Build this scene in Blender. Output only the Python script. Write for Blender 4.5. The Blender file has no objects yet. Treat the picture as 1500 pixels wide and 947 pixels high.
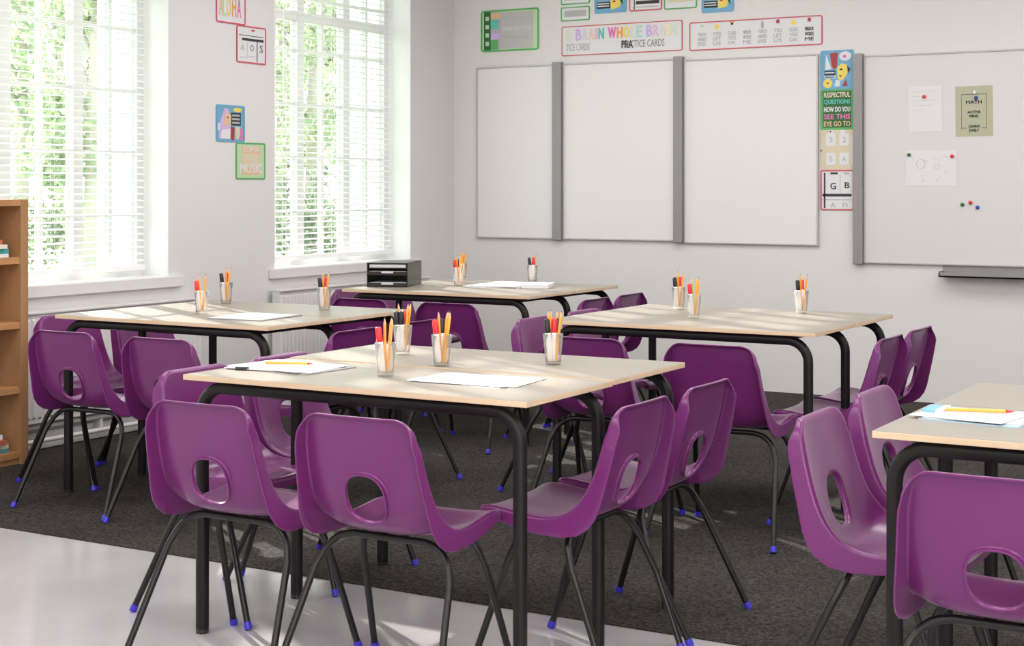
import bpy, math, random
from mathutils import Vector, Matrix
random.seed(7)
PI = math.pi
COL = bpy.context.scene.collection
SC = bpy.context.scene

# ------------------------------------------------------------------ materials
MATS = {}
def mat(name, col, rough=.5, metal=0., spec=.5, coat=0., noise=None, bump=None, bscale=200, trans=0., emit=None, sss=0.):
    if name in MATS: return MATS[name]
    m = bpy.data.materials.new(name); m.use_nodes = True
    nt = m.node_tree; b = nt.nodes['Principled BSDF']
    b.inputs['Base Color'].default_value = (*col, 1)
    b.inputs['Roughness'].default_value = rough
    b.inputs['Metallic'].default_value = metal
    b.inputs['Specular IOR Level'].default_value = spec
    b.inputs['Coat Weight'].default_value = coat
    b.inputs['Coat Roughness'].default_value = .12
    b.inputs['Transmission Weight'].default_value = trans
    tc = nt.nodes.new('ShaderNodeTexCoord')
    if noise:                      # (scale, darker colour, stretch xyz)
        sc, c2, st = noise
        mp = nt.nodes.new('ShaderNodeMapping'); mp.inputs['Scale'].default_value = st
        n = nt.nodes.new('ShaderNodeTexNoise'); n.inputs['Scale'].default_value = sc; n.inputs['Detail'].default_value = 6
        cr = nt.nodes.new('ShaderNodeValToRGB')
        cr.color_ramp.elements[0].position = .32; cr.color_ramp.elements[1].position = .68
        cr.color_ramp.elements[0].color = (*c2, 1); cr.color_ramp.elements[1].color = (*col, 1)
        nt.links.new(tc.outputs['Object'], mp.inputs['Vector']); nt.links.new(mp.outputs[0], n.inputs['Vector'])
        nt.links.new(n.outputs['Fac'], cr.inputs[0]); nt.links.new(cr.outputs[0], b.inputs['Base Color'])
    if bump:
        n2 = nt.nodes.new('ShaderNodeTexNoise'); n2.inputs['Scale'].default_value = bscale; n2.inputs['Detail'].default_value = 4
        bp = nt.nodes.new('ShaderNodeBump'); bp.inputs['Strength'].default_value = bump; bp.inputs['Distance'].default_value = .01
        nt.links.new(tc.outputs['Object'], n2.inputs['Vector']); nt.links.new(n2.outputs['Fac'], bp.inputs['Height'])
        nt.links.new(bp.outputs[0], b.inputs['Normal'])
    if emit: 
        b.inputs['Emission Color'].default_value = (*col, 1); b.inputs['Emission Strength'].default_value = emit
    MATS[name] = m
    return m

M_wall = mat('wall_paint', (.74, .715, .708), .7, bump=.03, bscale=60)
M_ceil = mat('ceiling_paint', (.8, .79, .78), .8)
M_white = mat('white_gloss_paint', (.86, .86, .86), .35)
M_blind = mat('blind_white', (.88, .88, .88), .5)
M_rad = mat('radiator_white', (.74, .72, .71), .4)
M_vinyl = mat('grey_vinyl', (.52, .50, .51), .17, spec=.6, noise=(3, (.46, .445, .455), (1, 1, 1)), bump=.02, bscale=12)
M_purple = mat('purple_plastic', (.148, .019, .130), .28, spec=.38, coat=.15, bump=.015, bscale=400)
M_purple.node_tree.nodes['Principled BSDF'].inputs['Sheen Weight'].default_value = .15
M_purple.node_tree.nodes['Principled BSDF'].inputs['Sheen Roughness'].default_value = .35
M_purple.node_tree.nodes['Principled BSDF'].inputs['Sheen Tint'].default_value = (1, .75, .95, 1)
M_note = mat('note_paper', (.76, .74, .75), .7)
M_black = mat('black_metal', (.008, .007, .007), .45, spec=.3)
M_rod = mat('black_rod', (.010, .009, .009), .32, spec=.4)
M_blue = mat('blue_plastic', (.05, .035, .55), .4)
M_top = mat('birch_laminate', (.315, .285, .245), .36, noise=(5, (.295, .262, .218), (.6, 6, 6)), bump=.01)
M_edge = mat('birch_edge', (.72, .56, .38), .5, noise=(30, (.64, .48, .31), (.3, .3, 6)))
M_oak = mat('oak_board', (.44, .24, .11), .45, noise=(6, (.29, .145, .06), (1, 1, .25)))
M_oakh = mat('oak_shelf', (.52, .27, .11), .45, noise=(6, (.38, .18, .07), (4, 1, 4)))
M_board = mat('whiteboard_enamel', (.79, .765, .758), .22, spec=.45)
M_board2 = mat('pinboard_enamel', (.70, .675, .668), .3, spec=.4)
M_bframe = mat('board_trim', (.50, .48, .48), .4, metal=.3)
M_rail = mat('grey_aluminium', (.30, .285, .29), .45, metal=.2)
M_paper = mat('white_paper', (.74, .74, .76), .7)
M_ink = mat('dark_ink', (.03, .03, .035), .6)
M_grey = mat('pale_print', (.45, .44, .46), .6)
M_red = mat('red_border', (.62, .10, .13), .4)
M_green = mat('green_border', (.10, .42, .12), .4)
M_dgreen = mat('deep_green', (.02, .13, .03), .4)
M_lblue = mat('sky_blue_card', (.16, .40, .60), .4)
M_yel = mat('yellow_print', (.85, .66, .12), .5)
M_orange = mat('orange_print', (.85, .35, .10), .5)
M_pink = mat('pink_print', (.75, .18, .45), .5)
M_lilac = mat('lilac_print', (.58, .45, .75), .5)
M_teal = mat('teal_print', (.12, .55, .48), .5)
M_cream = mat('cream_card', (.68, .60, .44), .5)
M_beige = mat('sage_card', (.47, .46, .32), .6)
M_dred = mat('dark_red_print', (.38, .04, .05), .5)
M_skin = mat('tan_print', (.75, .50, .30), .5)
M_palegreen = mat('pale_green_print', (.50, .68, .42), .5)
M_tray = mat('black_plastic', (.022, .019, .018), .30)
M_pencil = mat('pencil_yellow', (.85, .42, .06), .35)
M_pwood = mat('pencil_wood', (.70, .45, .24), .6)
M_plead = mat('graphite', (.05, .05, .05), .4)
M_redplast = mat('red_marker_plastic', (.75, .03, .04), .3)
M_blackplast = mat('black_marker_plastic', (.012, .012, .013), .3)
M_barrel = mat('marker_barrel', (.82, .80, .78), .35)
M_book = [mat('book_teal', (.06, .38, .38), .5), mat('book_cream', (.72, .68, .60), .5), mat('book_rust', (.45, .12, .07), .5), mat('book_white', (.8, .8, .8), .5)]
M_lawn = mat('lawn_grass', (.42, .60, .34), .9, noise=(1.5, (.36, .55, .28), (1, 1, 1)))
M_bark = mat('tree_bark', (.40, .36, .32), .9)
def leaf_mat(name, col):
    m = bpy.data.materials.new(name); m.use_nodes = True; nt = m.node_tree; b = nt.nodes['Principled BSDF']; b.inputs['Base Color'].default_value = (*col, 1); b.inputs['Roughness'].default_value = .8
    t = nt.nodes.new('ShaderNodeBsdfTranslucent'); t.inputs[0].default_value = (*col, 1); x = nt.nodes.new('ShaderNodeMixShader'); x.inputs[0].default_value = .5
    out = [n for n in nt.nodes if n.type == 'OUTPUT_MATERIAL'][0]
    nt.links.new(b.outputs[0], x.inputs[1]); nt.links.new(t.outputs[0], x.inputs[2]); nt.links.new(x.outputs[0], out.inputs[0]); return m
M_leaf = [leaf_mat('leaf_mid', (.36, .42, .30)), leaf_mat('leaf_yellow', (.50, .55, .37)), leaf_mat('leaf_dark', (.20, .23, .18))]
M_pinkfl = mat('pink_blossom', (.85, .55, .56), .7)
M_stone = mat('pale_render', (.8, .78, .74), .8)

def carpet_mat():
    m = bpy.data.materials.new('dark_carpet'); m.use_nodes = True; nt = m.node_tree; b = nt.nodes['Principled BSDF']
    tc = nt.nodes.new('ShaderNodeTexCoord')
    n = nt.nodes.new('ShaderNodeTexNoise'); n.inputs['Scale'].default_value = 90; n.inputs['Detail'].default_value = 6; n.inputs['Roughness'].default_value = .7
    n3 = nt.nodes.new('ShaderNodeTexNoise'); n3.inputs['Scale'].default_value = 1.6; n3.inputs['Detail'].default_value = 3
    cr = nt.nodes.new('ShaderNodeValToRGB'); e = cr.color_ramp.elements
    e[0].position = .36; e[0].color = (.020, .017, .016, 1); e[1].position = .66; e[1].color = (.115, .10, .093, 1)
    mx = nt.nodes.new('ShaderNodeMix'); mx.data_type = 'RGBA'; mx.blend_type = 'MULTIPLY'; mx.inputs[0].default_value = .5
    cr2 = nt.nodes.new('ShaderNodeValToRGB'); cr2.color_ramp.elements[0].position = .35; cr2.color_ramp.elements[1].position = .65
    cr2.color_ramp.elements[0].color = (.5, .5, .5, 1)
    for q in (n, n3): nt.links.new(tc.outputs['Object'], q.inputs['Vector'])
    nt.links.new(n.outputs['Fac'], cr.inputs[0]); nt.links.new(n3.outputs['Fac'], cr2.inputs[0])
    nt.links.new(cr.outputs[0], mx.inputs[6]); nt.links.new(cr2.outputs[0], mx.inputs[7]); nt.links.new(mx.outputs[2], b.inputs['Base Color'])
    b.inputs['Roughness'].default_value = .95; b.inputs['Specular IOR Level'].default_value = .1
    bp = nt.nodes.new('ShaderNodeBump'); bp.inputs['Strength'].default_value = .9; bp.inputs['Distance'].default_value = .01
    nt.links.new(n.outputs['Fac'], bp.inputs['Height']); nt.links.new(bp.outputs[0], b.inputs['Normal'])
    return m
M_carpet = carpet_mat()

def glass_mat(name, tint, gloss, diff, dcol=(.7, .7, .7)):
    m = bpy.data.materials.new(name); m.use_nodes = True; nt = m.node_tree
    for n in list(nt.nodes):
        if n.type != 'OUTPUT_MATERIAL': nt.nodes.remove(n)
    out = [n for n in nt.nodes if n.type == 'OUTPUT_MATERIAL'][0]
    t = nt.nodes.new('ShaderNodeBsdfTransparent'); t.inputs[0].default_value = (*tint, 1)
    g = nt.nodes.new('ShaderNodeBsdfGlossy'); g.inputs['Roughness'].default_value = .05
    d = nt.nodes.new('ShaderNodeBsdfTranslucent' if 'tumbler' in name else 'ShaderNodeBsdfDiffuse'); d.inputs[0].default_value = (*dcol, 1)
    lw = nt.nodes.new('ShaderNodeLayerWeight'); lw.inputs[0].default_value = gloss
    a = nt.nodes.new('ShaderNodeMixShader'); b = nt.nodes.new('ShaderNodeMixShader')
    nt.links.new(lw.outputs['Fresnel'], a.inputs[0]); nt.links.new(t.outputs[0], a.inputs[1]); nt.links.new(g.outputs[0], a.inputs[2])
    b.inputs[0].default_value = diff
    nt.links.new(a.outputs[0], b.inputs[1]); nt.links.new(d.outputs[0], b.inputs[2]); nt.links.new(b.outputs[0], out.inputs[0])
    return m
M_pane = glass_mat('window_glass', (.97, .98, .98), .15, .0)
M_cup = glass_mat('tumbler_plastic', (.985, .98, .975), .12, .16, (.95, .93, .90))
M_cupb = glass_mat('tumbler_base', (.96, .95, .93), .15, .3, (.9, .87, .83))

# ------------------------------------------------------------------ mesh builder
class MB:
    def __init__(s): s.v = []; s.f = []; s.m = []; s.sm = []
    def add(s, vs, fs, mi=0, smooth=False):
        o = len(s.v); s.v += [tuple(p) for p in vs]
        for f in fs: s.f.append([i + o for i in f]); s.m.append(mi); s.sm.append(smooth)
    def box(s, x0, x1, y0, y1, z0, z1, mi=0):
        vs = [(x, y, z) for x in (x0, x1) for y in (y0, y1) for z in (z0, z1)]
        s.add(vs, [(0, 1, 3, 2), (4, 6, 7, 5), (0, 4, 5, 1), (2, 3, 7, 6), (0, 2, 6, 4), (1, 5, 7, 3)], mi)
    def tube(s, pts, r, n=10, mi=0, sq=0., caps=True, rads=None, up=None):
        pts = [Vector(p) for p in pts]; rings = []
        t0 = (pts[1] - pts[0]).normalized()
        ref = Vector(up) if up else (Vector((0, 0, 1)) if abs(t0.z) < .9 else Vector((1, 0, 0)))
        a = t0.cross(ref).normalized()
        for i, p in enumerate(pts):
            if i == 0: t = t0
            elif i == len(pts) - 1: t = (pts[i] - pts[i - 1]).normalized()
            else: t = ((pts[i + 1] - p).normalized() + (p - pts[i - 1]).normalized()).normalized()
            a = (a - t * a.dot(t)).normalized(); b = t.cross(a)
            rr = rads[i] if rads else r; ring = []
            for k in range(n):
                th = 2 * PI * (k + .5) / n; cx, sx = math.cos(th), math.sin(th)
                if sq: e = 1 - sq; cx = math.copysign(abs(cx) ** e, cx); sx = math.copysign(abs(sx) ** e, sx)
                ring.append(p + a * (cx * rr) + b * (sx * rr))
            rings.append(ring)
        vs = [q for r_ in rings for q in r_]; fs = []
        for i in range(len(pts) - 1):
            for k in range(n):
                k2 = (k + 1) % n; fs.append((i * n + k, i * n + k2, (i + 1) * n + k2, (i + 1) * n + k))
        s.add(vs, fs, mi, True)
        if caps:
            s.add(rings[0], [tuple(reversed(range(n)))], mi); s.add(rings[-1], [tuple(range(n))], mi)
    def lathe(s, prof, n=24, mi=0, c=(0, 0, 0), smooth=True):
        vs = []; fs = []
        for r, z in prof:
            for k in range(n):
                th = 2 * PI * k / n; vs.append((c[0] + r * math.cos(th), c[1] + r * math.sin(th), c[2] + z))
        for i in range(len(prof) - 1):
            for k in range(n):
                k2 = (k + 1) % n; fs.append((i * n + k, i * n + k2, (i + 1) * n + k2, (i + 1) * n + k))
        s.add(vs, fs, mi, smooth)
    def build(s, name, mats, parent=None, loc=None, rot=None):
        me = bpy.data.meshes.new(name); me.from_pydata(s.v, [], s.f)
        for m in (mats if isinstance(mats, (list, tuple)) else [mats]): me.materials.append(m)
        me.polygons.foreach_set('material_index', s.m); me.polygons.foreach_set('use_smooth', s.sm); me.update()
        o = bpy.data.objects.new(name, me); COL.objects.link(o)
        if parent: o.parent = parent
        if loc: o.location = loc
        if rot: o.rotation_euler = rot
        return o

def tag(o, label=None, cat=None, group=None, kind=None):
    if label: o['label'] = label
    if cat: o['category'] = cat
    if group: o['group'] = group
    if kind: o['kind'] = kind
    return o
def empty(name, loc=(0, 0, 0), rz=0, label=None, cat=None, group=None, kind=None):
    o = bpy.data.objects.new(name, None); o.empty_display_size = .1; COL.objects.link(o)
    o.location = loc; o.rotation_euler = (0, 0, rz); return tag(o, label, cat, group, kind)
def copy_tree(o, parent=None):
    c = o.copy(); COL.objects.link(c); c.parent = parent
    for ch in KIDS.get(o.name, [x for x in bpy.data.objects if x.parent == o]): copy_tree(ch, c)
    return c
KIDS = {}
def bevel(o, w, seg=2):
    m = o.modifiers.new('bevel', 'BEVEL'); m.width = w; m.segments = seg; m.limit_method = 'ANGLE'; m.angle_limit = .6
    return o

# ------------------------------------------------------------------ flat printed things (posters, notes)
def text_geo(s, size):
    cu = bpy.data.curves.new('lettering', 'FONT'); cu.body = s; cu.size = size; cu.align_x = 'CENTER'; cu.align_y = 'CENTER'; cu.resolution_u = 2
    ob = bpy.data.objects.new('lettering', cu); COL.objects.link(ob)
    dg = bpy.context.evaluated_depsgraph_get(); me = bpy.data.meshes.new_from_object(ob.evaluated_get(dg))
    vs = [tuple(v.co) for v in me.vertices]; fs = [tuple(p.vertices) for p in me.polygons]
    bpy.data.objects.remove(ob); bpy.data.curves.remove(cu); bpy.data.meshes.remove(me)
    return vs, fs
class Card:
    """flat sheet drawn in its own plane: x right, y up, z out of the wall"""
    def __init__(s, w, h, base=M_paper, th=.002, r=0.):
        s.mb = MB(); s.mats = []; s.w = w; s.h = h; s.th = th; s.r = r
        pts = s.rr(0, 0, w, h, r); n = len(pts); mi = s.mi(base)
        s.mb.add([(x, y, 0) for x, y in pts] + [(x, y, th) for x, y in pts],
                 [tuple(range(n, 2 * n))] + [(i, (i + 1) % n, n + (i + 1) % n, n + i) for i in range(n)], mi)
    def mi(s, m):
        if m not in s.mats: s.mats.append(m)
        return s.mats.index(m)
    def rr(s, x0, y0, x1, y1, r):
        if r <= 0: return [(x0, y0), (x1, y0), (x1, y1), (x0, y1)]
        out = []
        for cx, cy, a0 in ((x1 - r, y0 + r, -90), (x1 - r, y1 - r, 0), (x0 + r, y1 - r, 90), (x0 + r, y0 + r, 180)):
            for k in range(5): a = math.radians(a0 + k * 22.5); out.append((cx + r * math.cos(a), cy + r * math.sin(a)))
        return out
    def poly(s, pts, m, L=1):
        s.mb.add([(x * s.w, y * s.h, s.th + .0004 * L) for x, y in pts], [tuple(range(len(pts)))], s.mi(m)); return s
    def rect(s, x0, y0, x1, y1, m, L=1): return s.poly([(x0, y0), (x1, y0), (x1, y1), (x0, y1)], m, L)
    def ell(s, cx, cy, rx, ry, m, L=2, n=16): return s.poly([(cx + rx * math.cos(2 * PI * k / n), cy + ry * math.sin(2 * PI * k / n)) for k in range(n)], m, L)
    def border(s, bw, m):
        a = s.rr(0, 0, s.w, s.h, s.r); b = s.rr(bw, bw, s.w - bw, s.h - bw, max(s.r - bw, .001) if s.r else 0); n = len(a); z = s.th + .0022
        s.mb.add([(x, y, z) for x, y in a] + [(x, y, z) for x, y in b], [(i, (i + 1) % n, n + (i + 1) % n, n + i) for i in range(n)], s.mi(m))
        s.mb.add([(x, y, z) for x, y in a] + [(x, y, 0) for x, y in a], [(i, n + i, n + (i + 1) % n, (i + 1) % n) for i in range(n)], s.mi(m)); return s
    def text(s, t, cx, cy, hgt, m, wid=None, L=3, bold=0):
        vs, fs = text_geo(t, 1.0)
        if not vs: return s
        x0 = min(v[0] for v in vs); x1 = max(v[0] for v in vs); y0 = min(v[1] for v in vs); y1 = max(v[1] for v in vs)
        sy = hgt * s.h / max(y1 - y0, .01); sx = (wid * s.w / (x1 - x0)) if wid else sy
        offs = [(0, 0)] if not bold else [(-bold, 0), (bold, 0), (0, bold), (0, -bold)]
        for i, (ox, oy) in enumerate(offs):
            s.mb.add([(cx * s.w + (v[0] - (x0 + x1) / 2) * sx + ox, cy * s.h + (v[1] - (y0 + y1) / 2) * sy + oy, s.th + .0004 * L + .00005 * i) for v in vs], fs, s.mi(m))
        return s
    def put_back(s, name, u, z, label, cat, group=None, v=8.69, tilt=0.):
        o = s.mb.build(name, s.mats, loc=(u, v, z)); o.rotation_euler = (PI / 2, tilt, 0); return tag(o, label, cat, group)
    def put_left(s, name, v, z, label, cat, group=None, tilt=0.):
        o = s.mb.build(name, s.mats, loc=(-5.5, v, z)); o.rotation_euler = (PI / 2, 0, PI / 2); return tag(o, label, cat, group)

# ------------------------------------------------------------------ room shell
CZ = 3.0; BW = 8.69; LW = -5.5; OUT = -6.0
WIN = [(6.795, 8.17), (4.565, 5.94), (2.335, 3.71)]; WZ0, WZ1 = .765, 2.68
def struct(mb, name, m): return tag(mb.build(name, m), kind='structure')
b = MB(); b.box(-6.0, 2.6, -2.4, BW, -.1, 0); struct(b, 'floor', M_vinyl)
b = MB(); b.box(-5.5, 2.6, 3.83, BW, 0, .004)
cp = b.build('carpet', M_carpet); tag(cp, 'dark brown-grey short pile carpet covering the rear of the classroom floor', 'carpet')
b = MB(); b.box(-6.0, 2.6, -2.4, BW + .2, CZ, CZ + .15); struct(b, 'ceiling', M_ceil)
b = MB(); b.box(-6.0, 2.8, BW, BW + .2, -.1, CZ); struct(b, 'wall_back', M_wall)
b = MB(); b.box(2.6, 2.8, -2.4, BW, -.1, CZ); struct(b, 'wall_right', M_wall)
b = MB(); b.box(-6.0, 2.8, -2.6, -2.4, -.1, CZ); struct(b, 'wall_front', M_wall)
b = MB(); edges = [-2.4] + [q for w in reversed(WIN) for q in w] + [BW]
for i in range(0, len(edges), 2): b.box(OUT, LW, edges[i], edges[i + 1], 0, CZ)
for v0, v1 in WIN: b.box(OUT, LW, v0, v1, 0, WZ0 - .002); b.box(OUT, LW, v0, v1, WZ1, CZ)
struct(b, 'wall_left', M_wall)
b = MB(); b.box(LW, LW + .02, 3.83, BW, .004, .085); b.box(LW, LW + .02, -2.4, 3.83, 0, .085); bevel(struct(b, 'baseboard_left', M_white), .006)

# windows
for i, (v0, v1) in enumerate(WIN):
    w = empty('window_%d' % (i + 1), (LW, v0, WZ0), kind='structure'); W = v1 - v0; H = WZ1 - WZ0
    b = MB(); b.box(-.50, -.17, -.001, .012, 0, H); b.box(-.50, 0.001, W - .006, W + .001, 0, H); b.box(-.17, .001, -.001, .006, 0, H)
    b.box(-.50, .001, 0, W, H - .006, H + .001); b.box(-.17, .001, .006, W - .006, -.002, .002); b.build('reveal', M_white, w)
    b = MB(); fx0, fx1 = -.225, -.17
    b.box(fx0, fx1, .012, .052, .05, H - .05); b.box(fx0, fx1, W - .052, W - .006, .05, H - .05); b.box(fx0, fx1, .012, W - .006, 0, .05); b.box(fx0, fx1, .012, W - .006, H - .05, H)
    for k in (2, 4): b.box(fx0, fx1, W * k / 6 - .032, W * k / 6 + .032, .05, H - .05)
    b.box(fx0 + .004, fx1 - .004, 0.02, W - .02, H - .47, H - .41)
    b.build('window_frame', M_white, w)
    b = MB()
    for k in (1, 3, 5): b.box(fx0 + .012, fx1 - .012, W * k / 6 - .012, W * k / 6 + .012, .04, H - .04)
    for k in range(1, 6): b.box(fx0 + .015, fx1 - .015, .04, W - .04, .318 * k - .009, .318 * k + .009)
    b.build('glazing_bars', M_white, w)
    b = MB(); b.box(-.205, -.2, .04, W - .04, .04, H - .04); b.build('pane', M_pane, w)
    b = MB(); b.box(.0005, .028, -.05, W + .09, -.055, 0); bevel(b.build('window_sill', M_wall, w), .004)
    if i < 2:
        bl = empty('venetian_blind', (LW - .10, v0 + .075, WZ0), label=('white venetian blind with open slats hanging in the window nearer the corner', 'white venetian blind with open slats hanging in the left window behind the bookshelf')[i], cat='blind')
        BWd = W - .155
        b = MB(); n = 53; tl = math.radians(17)
        for k in range(n):
            z = .085 + k * .034; dx = .013 * math.cos(tl); dz = .013 * math.sin(tl)
            vs = []
            for y in (0, BWd): vs += [(-dx, y, z + dz), (0, y, z + .002), (dx, y, z - dz), (-dx, y, z + dz - .0012), (0, y, z + .0008), (dx, y, z - dz - .0012)]
            b.add(vs, [(0, 1, 7, 6), (1, 2, 8, 7), (3, 9, 10, 4), (4, 10, 11, 5), (2, 5, 11, 8), (0, 6, 9, 3)])
        b.build('slats', M_blind, bl)
        b = MB(); b.box(-.015, .015, 0, BWd, .035, .062); bevel(b.build('bottom_rail', M_blind, bl), .004)
        b = MB(); b.box(-.022, .022, 0, BWd, 1.87, H); bevel(b.build('headrail', M_blind, bl), .004)
        for y in (.14, BWd / 2, BWd - .14):
            b = MB()
            for xx in (-.0135, .0135): b.tube([(xx, y, .05), (xx, y, 1.9)], .0011, 5)
            b.build('ladder_cord', M_blind, bl)
        b = MB(); b.tube([(.03, .10, .95 if i == 0 else .6), (.028, .10, 1.88)], .004, 6); b.build('tilt_wand', M_blind, bl)

# radiators
for v0, v1, lab in ((6.74, 8.25, 'white ribbed radiator below the window nearer the corner'), (4.5, 6.1, 'long white ribbed radiator below the left window')):
    r = empty('radiator', (LW, v0, 0), label=lab, cat='radiator'); L = v1 - v0; z0, z1 = .14, .64
    b = MB(); b.box(.03, .085, 0, L, z0, z1)
    n = int(L / .034)
    for k in range(n):
        y = (k + .5) * L / n; b.add([(.085, y - .012, z0 + .02), (.094, y - .006, z0 + .03), (.094, y + .006, z0 + .03), (.085, y + .012, z0 + .02), (.085, y - .012, z1 - .02), (.094, y - .006, z1 - .03), (.094, y + .006, z1 - .03), (.085, y + .012, z1 - .02)],
            [(0, 1, 5, 4), (1, 2, 6, 5), (2, 3, 7, 6), (0, 3, 2, 1), (4, 5, 6, 7)])
    b.build('panel', M_rad, r)
    b = MB(); b.box(.02, .10, -.005, L + .005, z1, z1 + .012); bevel(b.build('top_grille', M_rad, r), .003)
    for y in (.18, L - .18): b = MB(); b.box(0, .03, y - .02, y + .02, .2, .6); b.build('bracket', M_rad, r)
    b = MB(); b.tube([(.06, L - .05, z0 + .02), (.06, L + .04, z0 + .01), (.06, L + .04, .05)], .011, 8); b.build('valve', M_rad, r)
b = MB(); b.tube([(LW + .055, -1, .115), (LW + .055, 8.6, .115)], .011, 10); b.tube([(LW + .055, -1, .05), (LW + .055, 8.6, .05)], .011, 10)
for y in range(10):
    b.box(LW + .02, LW + .06, y * .95 - .3, y * .95 - .28, .045, .12)
tag(b.build('heating_pipe', M_rad), 'pair of thin white heating pipes running low along the window wall', 'pipe')

# ------------------------------------------------------------------ whiteboards
def whiteboard(u0, u1, z0, z1, label, group=None, rail=None, tray=False):
    t = empty('whiteboard', (u0, BW, z0), label=label, cat='whiteboard', group=group); W = u1 - u0; H = z1 - z0
    b = MB(); b.box(0.004, W - .004, -.016, 0, .004, H - .004); b.build('writing_surface', M_board2 if tray else M_board, t)
    b = MB(); f = .010
    b.box(0, f, -.021, 0, 0, H); b.box(W - f, W, -.021, 0, 0, H); b.box(f, W - f, -.021, 0, 0, f); b.box(f, W - f, -.021, 0, H - f, H)
    bevel(b.build('board_frame', M_bframe, t), .002)
    if rail:
        x0, x1 = rail; b = MB(); b.box(x0 - u0, x1 - u0, -.045, 0, -.006, H + .012); bevel(b.build('side_rail', M_rail, t), .004)
    if tray:
        b = MB(); x = .452; L = 1.35
        b.box(x, x + L, -.10, 0, -.062, -.054); b.box(x, x + L, -.10, -.094, -.062, -.035); b.box(x, x + L, -.008, 0, -.062, 0); b.box(x, x + .006, -.10, 0, -.062, -.03)
        b.build('pen_tray', M_rail, t)
    return t
whiteboard(-5.313, -4.73, .89, 2.018, 'narrow blank whiteboard nearest the room corner, grey rail on its right', None, (-4.729, -4.666))
whiteboard(-4.664, -3.882, .89, 2.018, 'blank whiteboard in the middle of the three, grey rails both sides', None, (-3.881, -3.822))
whiteboard(-3.82, -2.964, .88, 2.008, 'blank whiteboard of the three standing next to the strip of picture cards')
whiteboard(-2.692, -.75, .785, 1.985, 'large whiteboard at the right with notes, magnets and a pen tray below', None, (-2.748, -2.693), True)

# ------------------------------------------------------------------ posters and cards
def comic(w, h, v=0):
    c = Card(w, h, M_lblue, r=.012)
    c.rect(.08, .06, .92, .94, M_lblue)
    if v == 0:
        c.poly([(.14, .5), (.17, .9), (.33, .52)], M_paper, 2).poly([(.28, .92), (.52, .94), (.5, .55), (.4, .5), (.34, .6)], M_dred, 2)
        c.ell(.74, .84, .18, .12, M_paper, 2).ell(.72, .83, .06, .04, M_pink, 3)
        c.poly([(.52, .25), (.5, .55), (.64, .66), (.82, .6), (.84, .42), (.66, .22)], M_yel, 3).poly([(.8, .6), (.9, .5), (.82, .38)], M_ink, 4)
        c.ell(.62, .5, .05, .025, M_ink, 5).poly([(.55, .36), (.66, .34), (.6, .30)], M_dred, 5)
        c.rect(.12, .36, .45, .48, M_ink, 2).rect(.14, .41, .42, .44, M_paper, 3).rect(.12, .28, .45, .345, M_paper, 2).rect(.14, .30, .42, .325, M_ink, 3)
        c.ell(.22, .15, .14, .12, M_yel, 3).poly([(.42, .07), (.46, .24), (.6, .22), (.58, .07)], M_paper, 3).poly([(.64, .07), (.76, .25), (.82, .07)], M_dred, 3)
        c.ell(.22, .16, .03, .02, M_ink, 4)
    elif v == 1:
        c.poly([(.1, .1), (.12, .5), (.3, .92), (.42, .9), (.5, .5), (.5, .1)], M_lilac, 2).poly([(.25, .55), (.38, .88), (.52, .7), (.5, .48), (.32, .42)], M_skin, 3)
        c.poly([(.14, .08), (.2, .32), (.5, .36), (.48, .08)], M_paper, 4).poly([(.5, .1), (.5, .42), (.64, .4), (.62, .06), (.56, .04)], M_dred, 4)
        c.rect(.52, .45, .86, .80, M_ink, 3)
        for k in range(3): c.rect(.55, .50 + k * .1, .82, .55 + k * .1, M_grey, 4)
        c.ell(.74, .88, .15, .06, M_yel, 5).poly([(.68, .08), (.66, .42), (.82, .42), (.84, .2), (.78, .08)], M_cream, 4).poly([(.84, .06), (.82, .4), (.92, .36), (.93, .06)], M_pink, 4)
        c.rect(.06, .3, .12, .5, M_paper, 3).ell(.4, .66, .03, .02, M_ink, 5)
    else:
        c.rect(.08, .14, .5, .34, M_ink, 2).rect(.1, .2, .46, .23, M_paper, 3).rect(.1, .27, .46, .3, M_paper, 3)
        c.poly([(.52, .1), (.5, .42), (.66, .5), (.84, .42), (.8, .16)], M_yel, 3).poly([(.78, .3), (.92, .5), (.95, .2)], M_teal, 2).poly([(.1, .4), (.2, .8), (.45, .75), (.4, .4)], M_grey, 2).ell(.62, .34, .05, .03, M_dred, 4).poly([(.45, .5), (.6, .9), (.8, .85), (.84, .5)], M_dred, 2)
        c.poly([(.8, .36), (.88, .44), (.9, .2)], M_ink, 5)
    c.border(.009, M_lblue); return c
def table_card(w, h, border, v=0):
    c = Card(w, h, M_paper, r=.014)
    if v == 0:
        c.rect(.08, .73, .92, .75, M_dgreen).rect(.18, .60, .92, .67, M_ink).rect(.68, .06, .71, .6, M_ink).rect(.35, .12, .365, .55, M_grey)
        c.text('A', .2, .42, .16, M_grey, .13).text('O', .52, .42, .17, M_ink, .12).text('S', .84, .42, .2, M_ink, .11).rect(.1, .14, .3, .16, M_grey).rect(.42, .18, .62, .2, M_grey).ell(.56, .89, .07, .03, M_red)
    elif v == 1:
        c.rect(.10, .05, .15, .93, M_ink).rect(.06, .34, .93, .41, M_ink).rect(.06, .25, .93, .27, M_grey).rect(.58, .42, .60, .9, M_grey).rect(.3, .89, .52, .94, M_ink).rect(.7, .89, .86, .93, M_grey)
        c.text('G', .38, .60, .16, M_ink, .17, bold=.0008).text('B', .80, .62, .14, M_ink, .14, bold=.0008).text('A', .38, .13, .12, M_grey, .17).text('n', .74, .13, .10, M_grey, .14)
    else:
        c.rect(.14, .05, .17, .93, M_ink).rect(.2, .2, .92, .30, M_ink).rect(.1, .1, .9, .13, M_grey).text('LESSON', .5, .6, .14, M_grey, .6)
    c.border(.008, border); return c

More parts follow.
